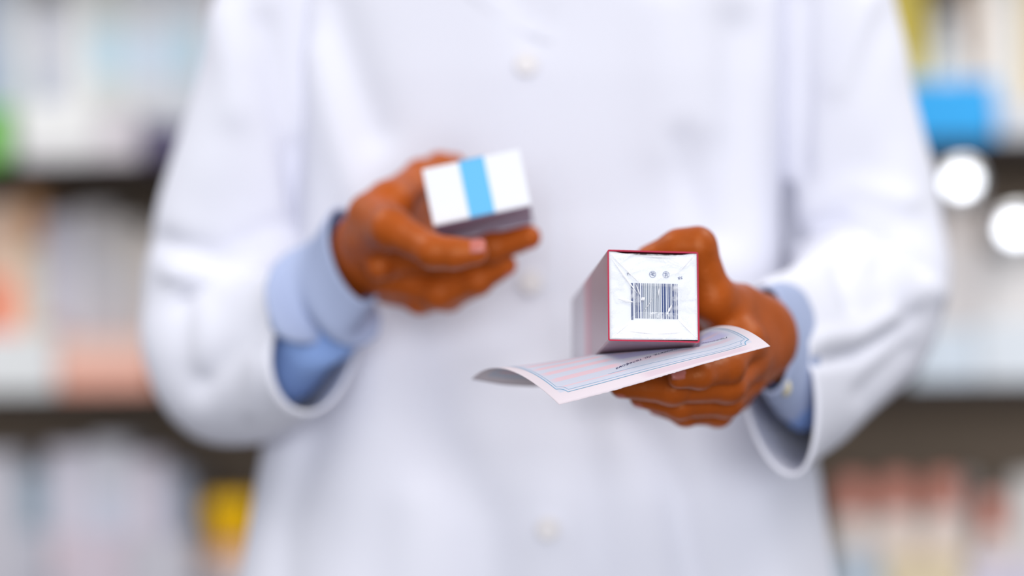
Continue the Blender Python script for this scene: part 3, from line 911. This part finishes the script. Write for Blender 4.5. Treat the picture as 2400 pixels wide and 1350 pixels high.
product(B, 40, 222, 238, 1, (226, 226, 224), 'low white pack lying in front of the tall cartons, upper shelf', 'medicine_box', B, t=.01, dep=.085, band=(.0, .3, (205, 203, 204)))
product(B, 224, 322, 262, 1, (206, 200, 204), 'low pale mauve pack between the low white and dark navy packs', 'medicine_box', B, t=.01, dep=.085)
product(B, 324, 470, 292, 1, (84, 78, 106), 'low dark navy pack near the sleeve on the upper shelf', 'medicine_box', B, t=.01, dep=.085)
# middle shelf, picture left
product(B, -50, 42, 474, 2, (232, 200, 176), 'tall peach carton at the left end of the middle shelf', 'medicine_box', B, t=.10, band=(.25, .6, (238, 150, 122)))
product(B, 44, 96, 452, 2, (198, 148, 102), 'tall tan and cream carton beside the peach one, middle shelf', 'medicine_box', B, t=.10, band=(.0, .72, (214, 206, 188)))
product(B, 98, 158, 505, 2, (186, 184, 196), 'lavender-grey carton right of the tan one, middle shelf', 'medicine_box', B, t=.10, band=(.2, .4, (176, 150, 150)))
product(B, 160, 188, 496, 2, (212, 210, 216), 'very slim white carton on the middle shelf', 'medicine_box', B, t=.10)
product(B, 190, 262, 488, 2, (190, 186, 186), 'mid-grey carton right of the very slim white one, middle shelf', 'medicine_box', B, t=.10, band=(.3, .8, (182, 182, 188)))
product(B, 264, 332, 520, 2, (198, 193, 188), 'warm grey carton behind the salmon pack, middle shelf', 'medicine_box', B, t=.10, band=(.2, .7, (186, 186, 188)))
product(B, 334, 410, 548, 2, (196, 188, 182), 'beige-grey carton against the sleeve, middle shelf', 'medicine_box', B, t=.10)
product(B, -60, 128, 782, 2, (220, 222, 222), 'low whitish pack in front at the left of the middle shelf', 'medicine_box', B, t=.01, dep=.085)
product(B, 132, 360, 790, 2, (232, 172, 152), 'low salmon-pink pack in front on the middle shelf', 'medicine_box', B, t=.01, dep=.085, band=(.55, 1.0, (232, 196, 182)))
# lower shelf, picture left
product(B, -60, 42, 1062, 3, (196, 194, 202), 'pale grey carton at the left end of the lower shelf', 'medicine_box', B, t=.06)
product(B, 44, 108, 1108, 3, (142, 160, 174), 'slate blue carton between two pale ones, lower shelf', 'medicine_box', B, t=.06, band=(0, .6, (190, 190, 200)))
product(B, 110, 212, 1052, 3, (206, 203, 214), 'pale lilac carton right of the slate blue one, lower shelf', 'medicine_box', B, t=.06, band=(.2, .5, (214, 198, 204)))
product(B, 214, 300, 1034, 3, (204, 204, 212), 'tallest pale grey carton on the lower shelf', 'medicine_box', B, t=.06, band=(.4, .75, (196, 200, 212)))
product(B, 302, 384, 1072, 3, (206, 200, 210), 'pinkish grey carton beside the tallest pale one, lower shelf', 'medicine_box', B, t=.06)
product(B, 386, 440, 1110, 3, (158, 164, 180), 'blue-grey carton left of the yellow-capped bottle', 'medicine_box', B, t=.06, band=(0, .55, (200, 194, 202)))
product('bottle', 452, 605, 1172, 3, (226, 178, 138), 'peach bottle with a big yellow cap beside the coat, lower shelf', 'medicine_bottle', 'bottle', t=.05, cap=(255, 196, 0),
        prof=[(.50, 0), (.66, .2), (.82, .55), (.86, .8), (.78, .97), (.5, 1.0)], band=(.1, .45, (206, 200, 206)))
product(B, 150, 300, 1262, 3, (208, 196, 206), 'low pinkish pack lying in front of the lilac cartons, lower shelf', 'medicine_box', B, t=.0, dep=.055)
product(B, 302, 448, 1268, 3, (202, 200, 208), 'low light grey pack lying beside the low pinkish one, lower shelf', 'medicine_box', B, t=.0, dep=.055)
# upper shelf, picture right
product(B, 2030, 2168, -70, 1, (190, 170, 70), 'tall olive-yellow carton beside the sleeve, upper shelf', 'medicine_box', B, t=.10, band=(.3, .55, (204, 188, 112)))
product('bottle', 2172, 2268, 22, 1, (214, 216, 216), 'white rounded bottle standing behind the blue pack', 'medicine_bottle', 'bottle', t=.10, cap=(204, 204, 206))
product(B, 2270, 2312, -40, 1, (226, 208, 192), 'slim beige carton right of the white rounded bottle', 'medicine_box', B, t=.10)
product(B, 2314, 2388, -90, 1, (222, 218, 212), 'tall cream carton behind the right end of the blue pack', 'medicine_box', B, t=.10)
product(B, 2390, 2470, -60, 1, (210, 190, 150), 'tall sand-coloured carton at the right end of the upper shelf', 'medicine_box', B, t=.10)
product(B, 2120, 2335, 188, 1, (42, 160, 226), 'bright blue low pack lying at the front of the upper shelf', 'medicine_box', B, t=.01, dep=.085)
product(B, 2338, 2470, 240, 1, (206, 208, 212), 'low pale grey pack right of the bright blue one', 'medicine_box', B, t=.02, dep=.08)
# middle shelf, picture right
b1, z1 = product(B, 2150, 2306, 484, 2, (216, 206, 200), 'beige carton carrying the upper shiny round tub, middle shelf', 'medicine_box', B, t=.08, dep=.1, band=(.2, .8, (206, 200, 198)))
b2, z2 = product(B, 2308, 2470, 596, 2, (214, 210, 208), 'shorter off-white carton carrying the lower shiny round tub', 'medicine_box', B, t=.08, dep=.1)
product(B, 2130, 2290, 770, 2, (206, 216, 226), 'low pale blue pack in front of the beige carton, middle shelf', 'medicine_box', B, t=.0, dep=.075)
product(B, 2292, 2480, 752, 2, (214, 220, 226), 'low bluish white pack at the right end of the middle shelf', 'medicine_box', B, t=.0, dep=.075)
M['tub'] = mat('highlight_foil_lid', (250, 252, 254), 0.12, 0.6)  # foil added so the lids mirror the front light as blurred highlights
M['tub'].node_tree.nodes['Principled BSDF'].inputs['Metallic'].default_value = 1
M['tubgrey'] = mat('grey_tub_side', (186, 184, 186), 0.4, 0.4)
def tub(px, py, rpx, t, zrest, label):
    """stand-in for a blurred highlight: round tub lying on its side, lid towards the aisle"""
    s_, z = shelf_hit(px, py, t); r = rpx/F*3.0
    o = empty('round_tub', SO+EX*s_+EY*t+Vector((0, 0, zrest+r*1.08-SO.z)), rotS @ Matrix.Rotation(math.radians(90), 3, 'X'))
    tag(o, label, 'tub', 'round tubs standing in for blurred highlights on the middle shelf')
    bm = bmesh.new(); bm_lathe(bm, [(r*.95, -.075), (r*1.0, -.07), (r*1.0, -.002)], n=40); from_bm('tub_body', bm, M['tubgrey'], o, True)
    bm = bmesh.new(); bm_lathe(bm, [(r*1.08, -.003), (r*1.08, .010), (r*1.02, .016), (r*.9, .018), (r*.3, .0185)], n=40); from_bm('tub_lid', bm, M['tub'], o, True)
tub(2248, 432, 47, .02, z1, 'upper round tub standing in for a bright blurred highlight just under the upper shelf board')
tub(2378, 545, 49, .02, z2, 'lower round tub standing in for a bright blurred highlight, below right of the upper one')
# lower shelf, picture right
for x0, x1, yt, lb in ((1952, 2046, 1122, 'pink-capped cream bottle nearest the coat hem, lower shelf'), (2054, 2152, 1116, 'pink-capped cream bottle, second from the coat, lower shelf'),
                       (2164, 2260, 1114, 'pink-capped cream bottle, third from the coat, lower shelf'), (2288, 2366, 1164, 'shorter pink-capped bottle at the right, lower shelf')):
    product('bottle', x0, x1, yt, 3, (214, 204, 198), lb, 'medicine_bottle', 'bottle', t=.06, cap=(206, 140, 124), band=(.25, .62, (222, 208, 200)), group='pink-capped bottles on the lower shelf',
            prof=[(.72, 0), (.78, .1), (.76, .9), (.6, 1.0)])
product(B, 2262, 2286, 1118, 3, (206, 204, 202), 'very slim grey carton between the pink-capped bottles', 'medicine_box', B, t=.16)
product(B, 2372, 2480, 1118, 3, (210, 206, 202), 'off-white carton at the right end of the lower shelf', 'medicine_box', B, t=.06)
product(B, 1950, 2070, 1296, 3, (180, 192, 204), 'low dusty blue pack in front of the pink-capped bottles', 'medicine_box', B, t=.0, dep=.055)
product(B, 2072, 2262, 1306, 3, (216, 200, 168), 'low straw-coloured pack in front of the pink-capped bottles', 'medicine_box', B, t=.0, dep=.055)
product(B, 2264, 2470, 1318, 3, (204, 198, 212), 'low lavender pack at the right front of the lower shelf', 'medicine_box', B, t=.0, dep=.055)

# ------------------------------------------------------------------ room
bm = bmesh.new(); bm_box(bm, -4, 4, -6, 4.3, -.05, 0); tag(from_bm('floor', bm, M['floor']), kind='structure')
bm = bmesh.new(); bm_box(bm, -4, 4, 4.2, 4.3, 0, 2.8); tag(from_bm('wall_back', bm, M['wall']), kind='structure')

# ------------------------------------------------------------------ light
w = bpy.data.worlds.new('world'); SC.world = w; w.use_nodes = True
w.node_tree.nodes['Background'].inputs[0].default_value = (.88, .91, 1.0, 1)
w.node_tree.nodes['Background'].inputs[1].default_value = .34
def area(name, loc_, target, sx, sy, power, col=(1, 1, 1)):
    l = bpy.data.lights.new(name, 'AREA'); l.shape = 'RECTANGLE'; l.size = sx; l.size_y = sy; l.energy = power; l.color = col
    o = bpy.data.objects.new(name, l); COL.objects.link(o); o.location = loc_
    o.rotation_euler = (Vector(target)-Vector(loc_)).to_track_quat('-Z', 'Y').to_euler()
area('unseen_overhead_light', (.5, -.5, 3.1), (.3, 1.8, 1.1), 1.6, 1.2, 19, (1, .95, .90))
area('unseen_overhead_light', (-1.3, 1.9, 2.6), (-.8, 3.1, 1.0), 1.2, .8, 14, (1, .98, .96))  # unseen lamp added to brighten the left shelves
area('unseen_overhead_light', (1.3, 1.9, 2.6), (.8, 3.0, 1.0), 1.2, .8, 14, (1, .98, .95))  # same added lamp for the right shelves
area('front_fill_light', (.4, -5.0, 1.9), (0, 2, 1.0), 4.5, 2.2, 205, (.93, .95, 1))  # unseen broad fill added in front to keep the coat bright

# ------------------------------------------------------------------ camera
cam = bpy.data.cameras.new('camera'); co = bpy.data.objects.new('camera', cam); COL.objects.link(co)
co.matrix_world = Matrix.Translation(CAM) @ Matrix((RIGHT, UP, -FWD)).transposed().to_4x4()
cam.lens = 85; cam.sensor_width = 36; cam.clip_start = .05
cam.dof.use_dof = True; cam.dof.focus_distance = 1.50; cam.dof.aperture_fstop = 1.48
SC.camera = co
SC.view_settings.view_transform = 'Standard'; SC.view_settings.look = 'None'
SC.view_settings.exposure = 0.38; SC.view_settings.gamma = 1.0; SC.view_settings.use_curve_mapping = False
SC.cycles.use_denoising = True
